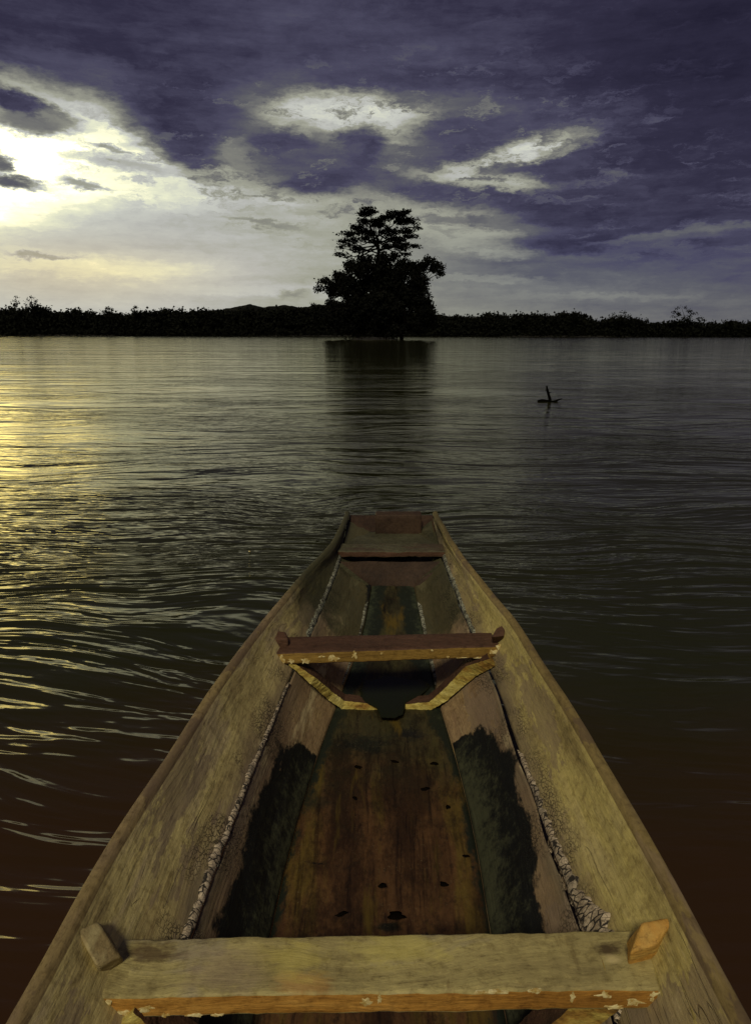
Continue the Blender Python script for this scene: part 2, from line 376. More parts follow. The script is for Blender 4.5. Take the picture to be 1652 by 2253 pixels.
# mud and roots of the island
mud, M, b = material('mud'); b.inputs['Base Color'].default_value = (.005, .004, .003, 1); b.inputs['Roughness'].default_value = .8
V = []; Fc = []; N = 48; c0 = Vector(((ip(560, 0).x+ip(970, 0).x)/2, YI, 0)); rxx = (ip(970, 0).x-ip(560, 0).x)/2
for ring, (f, z) in enumerate(((1.25, -.5), (1.0, .03), (.8, .3), (.4, .5), (0.01, .55))):
    for k in range(N):
        a = 2*math.pi*k/N; w = 1+.12*math.sin(3*a+1)+.07*math.sin(7*a)
        V.append((c0.x+math.cos(a)*rxx*f*w, c0.y+math.sin(a)*5*f*w, z))
for r_ in range(4):
    for k in range(N): Fc.append((r_*N+k, r_*N+(k+1) % N, (r_+1)*N+(k+1) % N, (r_+1)*N+k))
tag(mesh_obj('island_ground', V, Fc, mud), kind='structure')
bm = bmesh.new(); rnd = random.Random(5)
for k in range(46):
    x = c0.x+rnd.uniform(-1, 1)*rxx*1.15; y = YI-rnd.uniform(1, 5.0)
    limb(bm, wob(rnd, (x, y, -.3), (x+rnd.uniform(-1.2, 1.2), y+1.5, rnd.uniform(.5, 2.4)), 4, .08), .07, .03, 5)
tag(bm_obj('mangrove_root', bm, bark), 'tangle of roots and stems standing in the water under the island trees', 'roots', kind='stuff')

# far bank: wood as one mass, ridge behind, land to the horizon
YB = 300.0
prof = []
for (cx, cy) in [(0,130),(30,128),(60,130),(120,122),(170,128),(200,152),(260,147),(290,132),(340,137),(370,155),(420,145),(440,155),(470,140),(510,162),(560,153),(600,142),(640,152),(700,133),(760,137),(800,150),(870,132),(960,142),(1010,142),(1080,135),(1150,135),(1230,132),(1290,132),(1370,130),(1430,128),(1652,128)]:
    prof.append(((cx/1.757)*.8801, (700+cy/1.757)*.8801))
for (cx, cy) in [(100,168),(260,166),(300,169),(400,167),(470,162),(540,153),(600,160),(640,166),(680,155),(740,160),(800,166),(830,154),(875,149),(940,166),(980,178),(1040,176),(1090,170),(1130,176),(1200,180),(1240,197),(1300,192),(1350,185),(1400,190),(1440,192),(1500,192),(1560,196),(1600,190),(1652,200)]:
    prof.append(((940+cx/1.763)*.8801, (700+cy/1.763)*.8801))
prof = [(-2600, 690), (-1900, 684), (-1300, 692), (-900, 690), (-500, 682), (-200, 688)]+prof+[(1800, 706), (2200, 700), (2700, 704), (3600, 700), (4300, 704)]
px_, py_ = [p[0] for p in prof], [p[1] for p in prof]
rnd = random.Random(21); blobs = []
x = -2600.0
while x < 4300:
    top = at_y(x, np.interp(x, px_, py_), YB).z
    rr = rnd.uniform(1.6, 3.2); dy = rnd.uniform(0, 10)
    p = at_y(x, 700, YB)
    blobs.append((p.x, YB+4+dy, top-rr*.75, rr*1.05, rr, rr))
    blobs.append((p.x+rnd.uniform(-2, 2), YB+2+rnd.uniform(0, 5), max(1.2, top*.45), rr*1.5, rr, top*.42))
    blobs.append((p.x+rnd.uniform(-2, 2), YB+1, .8, rr*1.4, 1.5, 1.2))
    x += rnd.uniform(6, 11)*(1 if -300 < x < 1950 else 1.7)
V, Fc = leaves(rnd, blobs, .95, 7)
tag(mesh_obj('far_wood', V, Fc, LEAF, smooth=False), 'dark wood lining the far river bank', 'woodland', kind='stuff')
# land
V = []; Fc = []; xs2 = np.linspace(-1200, 1200, 161)
for j, (y, z) in enumerate(((YB-2, -.6), (YB+.5, .5), (YB+6, 1.1), (YB+12, 1.6), (500, 2), (6000, 3))):
    for x in xs2:
        w = 1.2*math.sin(x*.06)+.7*math.sin(x*.17+1) if j < 3 else 0
        V.append((x*(1 if j < 4 else 1+(y-400)/800), y+w, z))
n = len(xs2)
for j in range(5):
    for i in range(n-1): Fc.append((j*n+i, j*n+i+1, (j+1)*n+i+1, (j+1)*n+i))
tag(mesh_obj('far_bank', V, Fc, mud), kind='structure')
# solid under-storey belt hides gaps deep in the wood
# low wooded ridge behind
YR = 900.0
rp = [(-300, 700), (250, 700), (420, 686), (470, 683), (515, 676), (545, 669), (585, 676), (620, 672), (660, 675), (700, 671), (760, 668), (820, 674), (900, 684), (1000, 697), (1200, 715)]
V = []; Fc = []; xs3 = np.linspace(-300, 1200, 300)
for j, (dy, f) in enumerate(((-60, 0.0), (-40, .45), (-20, .8), (0, 1.0), (60, .6), (120, 0.0))):
    for x in xs3:
        h_ = at_y(x, np.interp(x, [q[0] for q in rp], [q[1] for q in rp]), YR).z
        h_ += (mn.noise(Vector((x*.05, j*3.1, 0)))*1.6+mn.noise(Vector((x*.2, j*5.1, 2)))*1.0)*f
        V.append((at_y(x, 700, YR).x, YR+dy, max(h_, .5)*f-.2))
n = len(xs3)
for j in range(5):
    for i in range(n-1): Fc.append((j*n+i, j*n+i+1, (j+1)*n+i+1, (j+1)*n+i))
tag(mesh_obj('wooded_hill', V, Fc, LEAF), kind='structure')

def L3(cx, cy): return (cx/1.757)*.8801, (700+cy/1.757)*.8801
def R4(cx, cy): return (940+cx/1.763)*.8801, (700+cy/1.763)*.8801
def bank_tree(conv, l, label, seed, dens, size=.42, tr=.22, dy=0, name='bank_tree', cat='tree'):
    s = (at_y(827, 700, YB+dy)-at_y(826, 700, YB+dy)).x*.8801/1.76
    bl = []; r = random.Random(seed)
    for (cx, cy, rx, ry) in l:
        p = at_y(*conv(cx, cy), YB+dy+r.uniform(-1, 1)); bl.append((p.x, p.y, p.z, rx*s, rx*s*.8, ry*s))
    bx = sum(q[0] for q in bl)/len(bl)
    tree(name, (bx, YB+dy, .4), bl, label, cat, seed, size, dens, tr, split=(bx, YB+dy, min(q[2] for q in bl)*.9))
bank_tree(L3, [(72,75,9,6),(62,92,8,6),(80,98,9,8),(70,112,14,10)], 'thin sparse tree rising from the far bank at the left end of the treeline', 31, 1.6)
bank_tree(L3, [(120,92,9,7),(140,75,10,6),(155,95,12,10),(128,108,14,9),(165,108,10,10),(140,120,30,14)], 'taller of the twin open-crowned trees on the far bank near the left edge', 32, 1.8)
bank_tree(L3, [(190,135,16,10),(195,150,14,12)], 'small round tree just right of the twin open-crowned trees on the far bank', 33, 1.8)
bank_tree(L3, [(480,130,20,9),(468,145,18,9),(492,145,16,10)], 'small rounded tree standing above the left stretch of the far wood', 34, 2.6)
bank_tree(L3, [(592,124,16,7),(580,138,12,8),(602,140,14,9)], 'narrow topped tree above the far wood left of the island', 35, 2.6)
bank_tree(L3, [(1372,112,16,8),(1385,122,18,10)], 'low rounded tree above the far wood beside the island trees', 36, 3)
bank_tree(R4, [(875,152,18,8),(865,162,20,9)], 'rounded tree slightly above the far wood right of the island', 37, 3)
bank_tree(R4, [(1040,155,12,5),(1030,168,14,8),(1090,146,20,5),(1075,160,22,9),(1110,158,14,6),(1095,178,36,14)], 'wide airy tree with two tops on the far bank between island and right edge', 38, 1.7)
bank_tree(R4, [(1145,172,14,5),(1190,180,18,9),(1160,185,18,8)], 'low tree with a feathery left bough on the far bank', 39, 1.8)
bank_tree(R4, [(1345,124,24,5),(1320,140,16,6),(1375,138,22,6),(1340,152,26,8),(1400,150,16,6),(1310,160,14,5),(1420,168,16,8),(1370,172,36,14),(1440,182,12,6)], 'tall spreading tree with an airy crown on the far bank near the right edge', 40, 1.8)

# drowned branches and flotsam
def snag(name, pts, r0, label, seed, branches):
    root_p = Vector(pts[0]); root = empty(name, root_p); tag(root, label, 'branch')
    rnd = random.Random(seed); bm = bmesh.new(); limb(bm, [Vector(p)-root_p for p in pts], r0, r0*.4, 7); bm_obj('stem', bm, bark, root)
    for (a, b_, r) in branches:
        bm = bmesh.new(); limb(bm, [q-root_p for q in wob(rnd, a, b_, 4, r*.8)], r, r*.35, 6); bm_obj('twig', bm, bark, root)
g = at_z(1207, 884, 0); yy = g.y
q = lambda x, y: at_y(x, y, yy)
snag('driftwood_branch', [q(1209, 890), q(1209, 878), q(1206, 868), q(1203, 856), q(1202, 849)], .035, 'bare forked branch sticking up out of the river on the right',
     8, [(q(1184, 883), q(1222, 883), .03), (q(1218, 884), q(1236, 877), .022), (q(1206, 868), q(1211, 862), .014), (q(1204, 862), q(1199, 857), .012), (q(1212, 884), q(1228, 880), .02)])
for (x0, y0, w0, hh, lab, sd_) in [(62, 741, 12, 6, 'small clump of twigs breaking the water near the left edge', 3), (8, 741, 10, 5, 'leftmost clump of twigs at the water line by the left edge', 4),
                              (275, 739.5, 16, 3, 'low log lying at the water line in front of the far bank left', 5), (505, 742, 10, 4, 'small stump at the water line left of the island', 6)]:
    g = at_z(x0, y0, 0); s = (at_y(x0+1, y0, g.y)-at_y(x0, y0, g.y)).x; bm = bmesh.new(); rnd = random.Random(sd_)
    rt = empty('floating_log' if 'log' in lab else 'twig_clump', g); tag(rt, lab, 'log' if 'log' in lab else 'branches')
    limb(bm, wob(rnd, (-w0*s, 0, -.05), (w0*s, 0, .12), 5, .1), .22, .12, 7); bm_obj('log', bm, bark, rt)
    for k in range(5):
        bm = bmesh.new(); a = rnd.uniform(-w0, w0)*s*.8
        limb(bm, wob(rnd, (a, 0, -.1), (a+rnd.uniform(-.6, .6), 0, hh*s*rnd.uniform(.5, 1)), 3, .06), .07, .03, 5); bm_obj('twig', bm, bark, rt)

# ------------------------------------------------------------------ boat materials
def wood(name, stops, spots=(), grain=(20, 2.2, 20), dark=.5, moss=True, seamdark=True, crack=0.0, rough=.72, shade_grime=(1.6, 2.5, .6), floor=False, bumpd=.004, wetc=None, blot=None):
    m, M, b = material(name)
    pos = M.new('ShaderNodeNewGeometry').outputs['Position']
    wv = M.vmath('ADD', pos, M.vmath('MULTIPLY', M.vmath('SUBTRACT', M.noise(pos, 2.5, 2, color=True), (.5,)*3), (.05, .2, .05)))
    g1 = M.noise(M.mapp(wv, grain), 1.0, 5, .6)
    g2 = M.noise(M.mapp(wv, tuple(k*4.5 for k in grain)), 1.0, 4, .6)
    lo = M.noise(M.mapp(pos, (6, 2.2, 6)), 1.0, 5, .62)
    mott = M.noise(pos, 55, 4, .7)
    f = M.math('ADD', M.math('MULTIPLY', g1, .45), M.math('MULTIPLY', lo, .55))
    c = M.ramp(f, stops)
    c = M.mixc(M.rng(g2, .62, .74, 0, dark), c, M.mixc(1, c, (.30, .24, .20), 'MULTIPLY'))
    c = M.mixc(M.rng(mott, .45, .70, 0, .6), c, M.mixc(1, c, (.50, .46, .40), 'MULTIPLY'))
    fg = M.noise(M.mapp(pos, tuple(k*5+40 for k in grain)), 1, 5, .75)
    c = M.mixc(M.rng(fg, .52, .70, 0, .6), c, M.mixc(1, c, (.36, .32, .28), 'MULTIPLY'))
    c = M.mixc(M.rng(fg, .46, .34, 0, .5), c, M.mixc(1, c, (1.5, 1.48, 1.4), 'MULTIPLY'))
    c = M.mixc(M.rng(M.noise(M.mapp(pos, (22, 6, 22)), 1, 5, .7), .60, .72, 0, .6), c, M.mixc(1, c, (.42, .34, .30), 'MULTIPLY'))
    hgt = M.math('ADD', M.math('MULTIPLY', g2, .55), M.math('ADD', M.math('MULTIPLY', mott, .25), M.math('MULTIPLY', g1, .5)))
    if moss:
        sdist = M.attr('seam')
        nb = M.noise(M.mapp(pos, (14, 7, 14)), 1, 5, .65)
        mk = M.math('MULTIPLY', M.rng(M.math('ADD', sdist, M.math('MULTIPLY', nb, .10)), .085, .045), M.rng(M.noise(pos, 3.1, 3), .42, .55))
        c = M.mixc(M.math('MULTIPLY', mk, .85), c, (.075, .085, .050))
        mk2 = M.rng(M.math('ADD', sdist, M.math('MULTIPLY', nb, .12)), .15, .07)
        c = M.mixc(M.math('MULTIPLY', mk2, .7), c, M.mixc(mott, (.12, .09, .055), (.26, .19, .12)))
        st3 = M.rng(M.noise(M.mapp(wv, (5, 2.6, 9), (1, 5, 2)), 1, 6, .68), .545, .565)
        c = M.mixc(M.math('MULTIPLY', st3, .6), c, M.mixc(mott, (.14, .10, .07), (.30, .225, .15)))
        st4 = M.rng(M.noise(M.mapp(wv, (9, 1.7, 9), (8, 2, 6)), 1, 6, .7), .58, .66)
        c = M.mixc(M.math('MULTIPLY', st4, .7), c, (.56, .46, .25))
        # fine crazing of the old paint round the seams
        v = M.voro(M.vmath('ADD', M.mapp(pos, (150, 85, 150)), M.vmath('MULTIPLY', M.noise(pos, 110, 2, color=True), (1.3,)*3)), 1.0)
        ck = M.math('MULTIPLY', M.rng(v, .09, .03), M.math('MULTIPLY', M.rng(sdist, .085, .02), M.rng(M.noise(pos, 7, 3), .47, .6)))
        c = M.mixc(M.math('MULTIPLY', ck, .8), c, (.03, .022, .015))
        hgt = M.math('SUBTRACT', hgt, M.math('MULTIPLY', ck, .8))
        # dry split lines along the grain
        ln = M.noise(M.mapp(wv, (38, .55, 38), (3, 3, 3)), 1.0, 2, .5)
        lk = M.math('MULTIPLY', M.rng(M.math('ABSOLUTE', M.math('SUBTRACT', ln, .5)), .007, .001), M.rng(M.noise(pos, 2.3, 3), .50, .6))
        c = M.mixc(M.math('MULTIPLY', lk, .35), c, (.06, .045, .028)); hgt = M.math('SUBTRACT', hgt, M.math('MULTIPLY', lk, .3))
    if moss:
        c = M.mixc(M.rng(M.attr('seam'), .27, .29, 0, .85), c, M.mixc(1, c, (.33, .27, .27), 'MULTIPLY'))
        c = M.mixc(M.rng(M.attr('seam'), .32, .38, 0, 1), c, (.018, .014, .009))
    al = M.attr('fore')            # flash falloff and left-wall shade painted in with green grime towards the bow
    c = M.mixc(M.rng(M.math('ADD', al, M.math('MULTIPLY', M.math('SUBTRACT', M.noise(pos, 9, 4, .7), .5), .5)), shade_grime[0], shade_grime[1], 0, shade_grime[2]), c, (.030, .034, .014))
    rgh = rough
    for (sp_, sr, sc_, sw_) in spots:
        dd = M.vmath('LENGTH', M.vmath('MULTIPLY', M.vmath('SUBTRACT', pos, tuple(sp_)), (1, 1.7, .4)), out=1)
        dd = M.math('ADD', dd, M.math('MULTIPLY', M.math('SUBTRACT', M.noise(M.mapp(pos, (20, 45, 20)), 1, 5, .7), .5), sr*2.2))
        c = M.mixc(M.rng(dd, sr, sr*.25, 0, sw_), c, sc_)
    if floor:
        f1 = M.noise(M.mapp(wv, (9, 3.2, 9), (4, 4, 4)), 1, 7, .72)
        gr = M.noise(M.mapp(wv, (70, 3.5, 70), (1, 1, 7)), 1, 4, .7)
        c = M.mixc(M.rng(gr, .50, .66, 0, .75), c, M.mixc(1, c, (.25, .22, .22), 'MULTIPLY'))
        c = M.mixc(M.rng(M.noise(pos, 170, 3, .8), .60, .70, 0, .6), c, (.13, .10, .05))
        c = M.mixc(M.rng(f1, .42, .56, .85, 0), c, M.mixc(1, c, (.30, .28, .30), 'MULTIPLY'))
        c = M.mixc(M.rng(M.noise(M.mapp(pos, (40, 22, 40)), 1, 5, .75), .52, .70, 0, .7), c, (.016, .010, .005))
        c = M.mixc(M.rng(M.noise(M.mapp(wv, (12, 1.5, 12), (2, 9, 1)), 1, 5, .65), .54, .66, 0, .8), c, (.095, .062, .010))
    if blot:
        bt = M.rng(M.noise(M.mapp(pos, (1.0, 1.6, 1.0), blot[1]), 9, 5, .7), blot[2], blot[2]+.06)
        c = M.mixc(M.math('MULTIPLY', bt, blot[3]), c, blot[0])
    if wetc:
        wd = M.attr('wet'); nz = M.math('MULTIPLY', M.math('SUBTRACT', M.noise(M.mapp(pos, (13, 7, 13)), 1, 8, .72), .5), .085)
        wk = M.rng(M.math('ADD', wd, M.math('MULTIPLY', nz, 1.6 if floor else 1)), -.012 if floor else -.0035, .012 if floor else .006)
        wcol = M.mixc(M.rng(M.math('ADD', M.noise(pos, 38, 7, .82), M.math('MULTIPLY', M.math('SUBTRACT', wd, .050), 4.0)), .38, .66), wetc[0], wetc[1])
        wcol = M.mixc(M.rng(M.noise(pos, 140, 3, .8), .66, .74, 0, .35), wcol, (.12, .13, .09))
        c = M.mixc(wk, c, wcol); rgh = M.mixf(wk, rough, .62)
    M.put(b.inputs['Base Color'], c); M.put(b.inputs['Roughness'], rgh); b.inputs['Specular IOR Level'].default_value = .25
    bump(M, b, hgt, bumpd, 1.0)
    return m
tan = [(.30, (.20, .15, .07)), (.42, (.40, .32, .135)), (.50, (.55, .46, .19)), (.57, (.47, .38, .20)), (.68, (.62, .54, .23))]
SIDE_L = wood('weathered_olive_wood', tan, dark=.42, shade_grime=(1.85, 2.15, .88))
SIDE_R = wood('weathered_golden_wood', [(.30, (.19, .145, .06)), (.42, (.36, .29, .11)), (.50, (.49, .41, .145)), (.60, (.43, .355, .16)), (.70, (.54, .50, .16))], dark=.38, shade_grime=(2.2, 2.9, .5))
BILGE = wood('dull_bilge_wood', [(.30, (.13, .085, .045)), (.45, (.25, .165, .09)), (.55, (.33, .23, .12)), (.68, (.38, .28, .11))], shade_grime=(2.0, 2.2, .85), wetc=((.008, .009, .009), (.062, .066, .036)))
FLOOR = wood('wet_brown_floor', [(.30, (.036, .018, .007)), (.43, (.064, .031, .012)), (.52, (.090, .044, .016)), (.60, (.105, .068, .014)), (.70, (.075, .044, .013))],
             dark=.35, moss=False, wetc=((.010, .013, .008), (.038, .045, .024)), blot=((.006, .005, .003), (3, 1, 0), .66, .9), rough=.55, shade_grime=(1.35, 1.75, .75), floor=True,
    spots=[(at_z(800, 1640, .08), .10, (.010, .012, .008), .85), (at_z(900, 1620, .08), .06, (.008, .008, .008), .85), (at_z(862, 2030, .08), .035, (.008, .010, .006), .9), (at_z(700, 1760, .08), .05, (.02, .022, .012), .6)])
THW = wood('worn_bench_wood', [(.30, (.13, .10, .045)), (.42, (.28, .23, .095)), (.50, (.38, .32, .13)), (.57, (.30, .255, .15)), (.68, (.47, .42, .13))], grain=(1.6, 22, 22), moss=False, dark=.5,
    spots=[(at_z(335, 2098, .34), .045, (.07, .04, .02), .8), (at_z(1335, 2086, .34), .030, (.05, .03, .015), .9), (at_z(1345, 2112, .34), .018, (.55, .45, .22), .7),
           (at_z(660, 2165, .34), .05, (.42, .22, .06), .55), (at_z(640, 2110, .34), .07, (.50, .42, .10), .5), (at_z(880, 2085, .34), .08, (.50, .43, .11), .5), (at_z(500, 2140, .34), .08, (.30, .23, .15), .5)])
THW2 = wood('dark_bench_wood', [(.30, (.035, .018, .010)), (.45, (.068, .034, .019)), (.60, (.09, .045, .026)), (.7, (.12, .068, .038))], grain=(1.6, 26, 26), moss=False, dark=.4)
FACE = wood('orange_edge_wood', [(.30, (.19, .085, .015)), (.45, (.33, .16, .028)), (.55, (.42, .22, .045)), (.7, (.52, .32, .09))], grain=(2.0, 30, 40), moss=False, dark=.4)
FACE2 = wood('brown_edge_wood', [(.30, (.12, .06, .014)), (.45, (.20, .12, .025)), (.6, (.26, .16, .035))], grain=(2.0, 30, 40), moss=False, dark=.4)
RAW = wood('split_yellow_wood', [(.34, (.10, .05, .015)), (.42, (.26, .15, .03)), (.50, (.42, .33, .08)), (.60, (.60, .52, .17)), (.7, (.66, .58, .25))], grain=(14, 40, 45), moss=False, dark=.8, bumpd=.003)
BOWW = wood('reddish_bow_wood', [(.30, (.016, .010, .006)), (.45, (.034, .019, .011)), (.6, (.055, .032, .018))], grain=(14, 3, 14), moss=False, dark=.4)
CLEAT = wood('cleat_wood', [(.30, (.22, .10, .02)), (.45, (.45, .24, .05)), (.6, (.50, .35, .10))], grain=(10, 10, 30), moss=False, dark=.5)
CLEATD = wood('grimy_cleat_wood', [(.30, (.10, .07, .03)), (.45, (.24, .18, .08)), (.6, (.50, .44, .22))], grain=(20, 10, 30), moss=False, dark=.8)
def caulk_mat(name, d, c, cell):
    cm, M, b = material(name)
    pos = M.new('ShaderNodeNewGeometry').outputs['Position']
    pj = M.vmath('ADD', pos, M.vmath('MULTIPLY', M.vmath('SUBTRACT', M.noise(pos, 70, 3, color=True), (.5,)*3), (.009, .006, .009)))
    v = M.voro(M.mapp(pj, (cell*.45, cell, cell*.45), rot=(0, 0, .25)), 1.0)
    v2 = M.voro(M.mapp(pj, (cell*1.6, cell*2.1, cell*1.6)), 1.0)
    ck = M.math('MAXIMUM', M.rng(v, .08, .025), M.rng(v2, .05, .015, 0, .6))
    col = M.mixc(M.rng(M.noise(pos, 26, 6, .75), .36, .66), d, c)
    col = M.mixc(M.rng(M.noise(pos, 9, 4, .6), .52, .64, 0, .75), col, tuple(x*.35 for x in c))
    M.l.new(M.mixc(ck, col, (.018, .014, .010)), b.inputs['Base Color']); b.inputs['Roughness'].default_value = .9
    bump(M, b, M.math('SUBTRACT', M.math('MULTIPLY', M.noise(pos, 240, 4, .7), .6), ck), .0014, 1)
    return cm
cm = caulk_mat('dry_caulk', (.26, .20, .13), (.62, .51, .36), 75)
cm2 = caulk_mat('grey_green_caulk', (.09, .09, .06), (.38, .38, .28), 75)
pm, M, b = material('cream_paint')
pos = M.new('ShaderNodeNewGeometry').outputs['Position']
M.l.new(M.mixc(M.rng(M.noise(pos, 90, 4, .7), .4, .62), (.38, .26, .07), (.66, .58, .30)), b.inputs['Base Color']); b.inputs['Roughness'].default_value = .7

# ------------------------------------------------------------------ boat shape
boat = empty('wooden_canoe'); tag(boat, 'weathered wooden dugout canoe seen from inside, its bow pointing up the river to the island', 'boat')
Y0, Y1, NS = -1.7, 3.0, 620
YS = np.linspace(Y0, Y1, NS)
def zg(y): return .42+0*y
def zs(y): return np.interp(y, [0, 1.5, 2.1, 2.6, 3.0], [.26, .26, .30, .35, .385])
def zc(y): return np.interp(y, [0, 1.5, 1.9, 2.2, 2.5, 2.8, 3.0], [.08, .08, .11, .165, .245, .33, .37])
def curve(pts, zf, sm=14):
    out = []
    for (x, y) in pts:
        z = float(zf(1.0)); 
        for _ in range(40): p = at_z(x, y, z); z = .5*z+.5*float(zf(p.y))
        out.append((p.y, p.x))
    out.sort(); yy = [o[0] for o in out]; xx = [o[1] for o in out]
    X = np.interp(YS, yy, xx)
    k = np.exp(-.5*(np.arange(-3*sm, 3*sm+1)/sm)**2); k /= k.sum()
    return np.convolve(np.pad(X, 3*sm, mode='edge'), k, 'valid')
GL = curve([(20,2253),(115,2091),(211,1901),(352,1693),(387,1637),(440,1560),(485,1492),(530,1420),(576,1372),(624,1311),(662,1265),(710,1217),(736,1190),(753,1153),(764,1124)], zg)
GR = curve([(1640,2253),(1565,2091),(1450,1885),(1326,1670),(1232,1516),(1189,1452),(1125,1354),(1035,1248),(985,1177),(967,1141),(958,1124)], zg)
SL = curve([(420,2062),(470,1935),(520,1800),(578,1650),(632,1515),(688,1385),(722,1310),(748,1245),(758,1200)], zs)
SR = curve([(1280,2045),(1215,1880),(1150,1690),(1092,1510),(1033,1390),(1000,1300),(978,1245),(962,1200)], zs)
CLc = curve([(590,2060),(640,1850),(690,1680),(735,1560),(800,1390),(816,1300),(822,1250),(835,1180)], zc)
CRc = curve([(1078,2050),(1050,1850),(1010,1680),(970,1560),(932,1390),(912,1295),(905,1250),(895,1180)], zc)
def zw(y): return (zs(y)+zc(y))/2
WL = curve([(490,2055),(535,1900),(565,1790),(620,1665),(650,1620),(715,1590),(800,1560)], zw, 3)
WR = curve([(1192,2050),(1168,1900),(1125,1720),(1095,1655),(1040,1580),(975,1565),(900,1560)], zw, 3)
ZG, ZS, ZC = zg(YS), zs(YS), zc(YS)
rng = np.random.RandomState(3)
def wav(y, seed, amp, fr=(3, 30)):
    r = np.random.RandomState(seed); s = 0*y
    for _ in range(7):
        f = r.uniform(*fr); s = s+np.sin(y*f+r.uniform(0, 6.28))/ (1+f*.08)
    return s*amp/2.5
GLo = GL-.007+wav(YS, 1, .003); GRo = GR+.007+wav(YS, 2, .003)
SL = SL-.005; SR = SR+.005
def loft(name, sections, mat, attrs=None, lab=None, ys=YS, parent=boat):
    """sections: list of (X array, Z array) closed loop over the stations"""
    K = len(sections); n = len(ys); V = np.zeros((n, K, 3))
    for k, (X, Z) in enumerate(sections): V[:, k, 0] = X; V[:, k, 1] = ys; V[:, k, 2] = Z
    V = V.reshape(-1, 3)
    Fc = [(i*K+k, i*K+(k+1) % K, (i+1)*K+(k+1) % K, (i+1)*K+k) for i in range(n-1) for k in range(K)]
    Fc.append(tuple(range(K))[::-1]); Fc.append(tuple((n-1)*K+k for k in range(K)))
    at = {}
    for k_, arr in (attrs or {}).items(): at[k_] = np.stack(arr, 1).reshape(-1)
    o = mesh_obj(name, V, Fc, mat, parent, attrs=at)
    if lab: o['label'] = lab
    return o
def hewn(u, seed):       # shallow adze marks
    out = np.zeros(NS)
    for i in range(NS): out[i] = mn.noise(Vector((u*9+seed*7.7, YS[i]*7.0, seed)))*.0045+mn.noise(Vector((u*30, YS[i]*26, seed+3)))*.0016
    return out
def side(sgn, G, S, mat, lab):
    secs = []; seam = []
    top = [(0.0, -.010), (.0015, -.002), (.004, 0.0), (.015, -.001), (.019, -.004), (.022, -.009)]
    for dx, dz in top:
        secs.append((G-sgn*dx, ZG+dz+wav(YS, 5+int(dx*1000), .0014, (8, 50)))); seam.append(np.full(NS, .3))
    N = 20
    for i in range(1, N+1):
        t = i/N; X = (G-sgn*.024)*(1-t)+S*t; Z = (ZG-.012)*(1-t)+(ZS+.002)*t
        sag = math.sin(math.pi*t)*.008; hw = hewn(t*.2, 1 if sgn > 0 else 2)*math.sin(math.pi*min(1, t*1.15) if t < .87 else math.pi*.98)
        secs.append((X+sgn*(sag+hw), Z-sag*.3)); seam.append((1-t)*np.hypot(G-S, ZG-ZS))
    for (a, dz) in ((.03, -.035), (.055, -.02)): secs.append((sgn*np.minimum(sgn*(S+sgn*a), sgn*G-.002), ZS+dz)); seam.append(np.full(NS, .45))
    for t in (.3, .6, .85): secs.append((sgn*np.minimum(sgn*(S+sgn*.055), sgn*G-.002)*(1-t)+G*t, (ZS-.02)*(1-t)+(ZG-.016)*t)); seam.append(np.full(NS, .45))
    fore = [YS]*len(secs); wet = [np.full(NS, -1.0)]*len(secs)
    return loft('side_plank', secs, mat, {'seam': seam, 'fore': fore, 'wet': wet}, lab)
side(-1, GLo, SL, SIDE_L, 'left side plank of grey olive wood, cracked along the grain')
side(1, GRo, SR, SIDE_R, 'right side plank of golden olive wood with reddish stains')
def bilge(sgn, S, Cc, Wc, lab):
    secs = []; seam = []; wet = []; N = 22
    for i in range(N+1):
        t = i/N; X = (S-sgn*(.003+(np.clip(wav(YS, 60, .010, (8, 40))+.003, 0, .012) if sgn > 0 else 0)))*(1-t)+(Cc+sgn*.001)*t; Z = (ZS-.004)*(1-t)+ZC*t
        hw = hewn(t*.3, 4+sgn)*math.sin(math.pi*t)
        secs.append((X-sgn*hw*.5, Z+hw-math.sin(math.pi*t)*.006)); seam.append(t*np.hypot(S-Cc, ZS-ZC))
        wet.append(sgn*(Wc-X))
    bot = np.where(YS < 1.9, -.06, np.interp(YS, [1.9, 3.0], [-.06, .30]))
    for (X, Z) in ((Cc+sgn*.0, bot-.01), (Cc+sgn*.05, bot), (S+sgn*.03, ZS*.55+bot*.45), (S+sgn*.035, ZS-.05)):
        secs.append((X, np.minimum(Z, ZC-.02))); seam.append(np.full(NS, .45)); wet.append(np.full(NS, -1.))
    secs = [(sgn*np.minimum(sgn*X, sgn*(GLo if sgn < 0 else GRo)-.012) if i > N else X, Z) for i, (X, Z) in enumerate(secs)]
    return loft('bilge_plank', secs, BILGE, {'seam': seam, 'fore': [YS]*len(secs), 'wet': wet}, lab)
bilge(-1, SL, CLc, WL, 'left bilge plank, pale above and stained black along the floor')
bilge(1, SR, CRc, WR, 'right bilge plank, pale above and stained black along the floor')
secs = []; wet = []; N = 34
for i in range(N+1):
    t = i/N; X = (CLc+.002)*(1-t)+(CRc-.002)*t
    hw = hewn(t*.5, 9)*min(1, 6*t, 6*(1-t))
    secs.append((X, ZC-.004-math.sin(math.pi*t)*.006+hw))
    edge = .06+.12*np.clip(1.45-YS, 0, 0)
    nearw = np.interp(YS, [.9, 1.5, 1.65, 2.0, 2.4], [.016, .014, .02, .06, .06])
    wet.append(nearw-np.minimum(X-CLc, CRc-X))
bot = np.where(YS < 1.9, -.07, np.interp(YS, [1.9, 3.0], [-.07, .30]))
for X in (CRc-.003, CLc+.003): secs.append((X, np.minimum(bot, ZC-.03))); wet.append(np.full(NS, -1.))
loft('bottom_plank', secs, FLOOR, {'seam': [np.full(NS, .3)]*len(secs), 'fore': [YS]*len(secs), 'wet': wet})

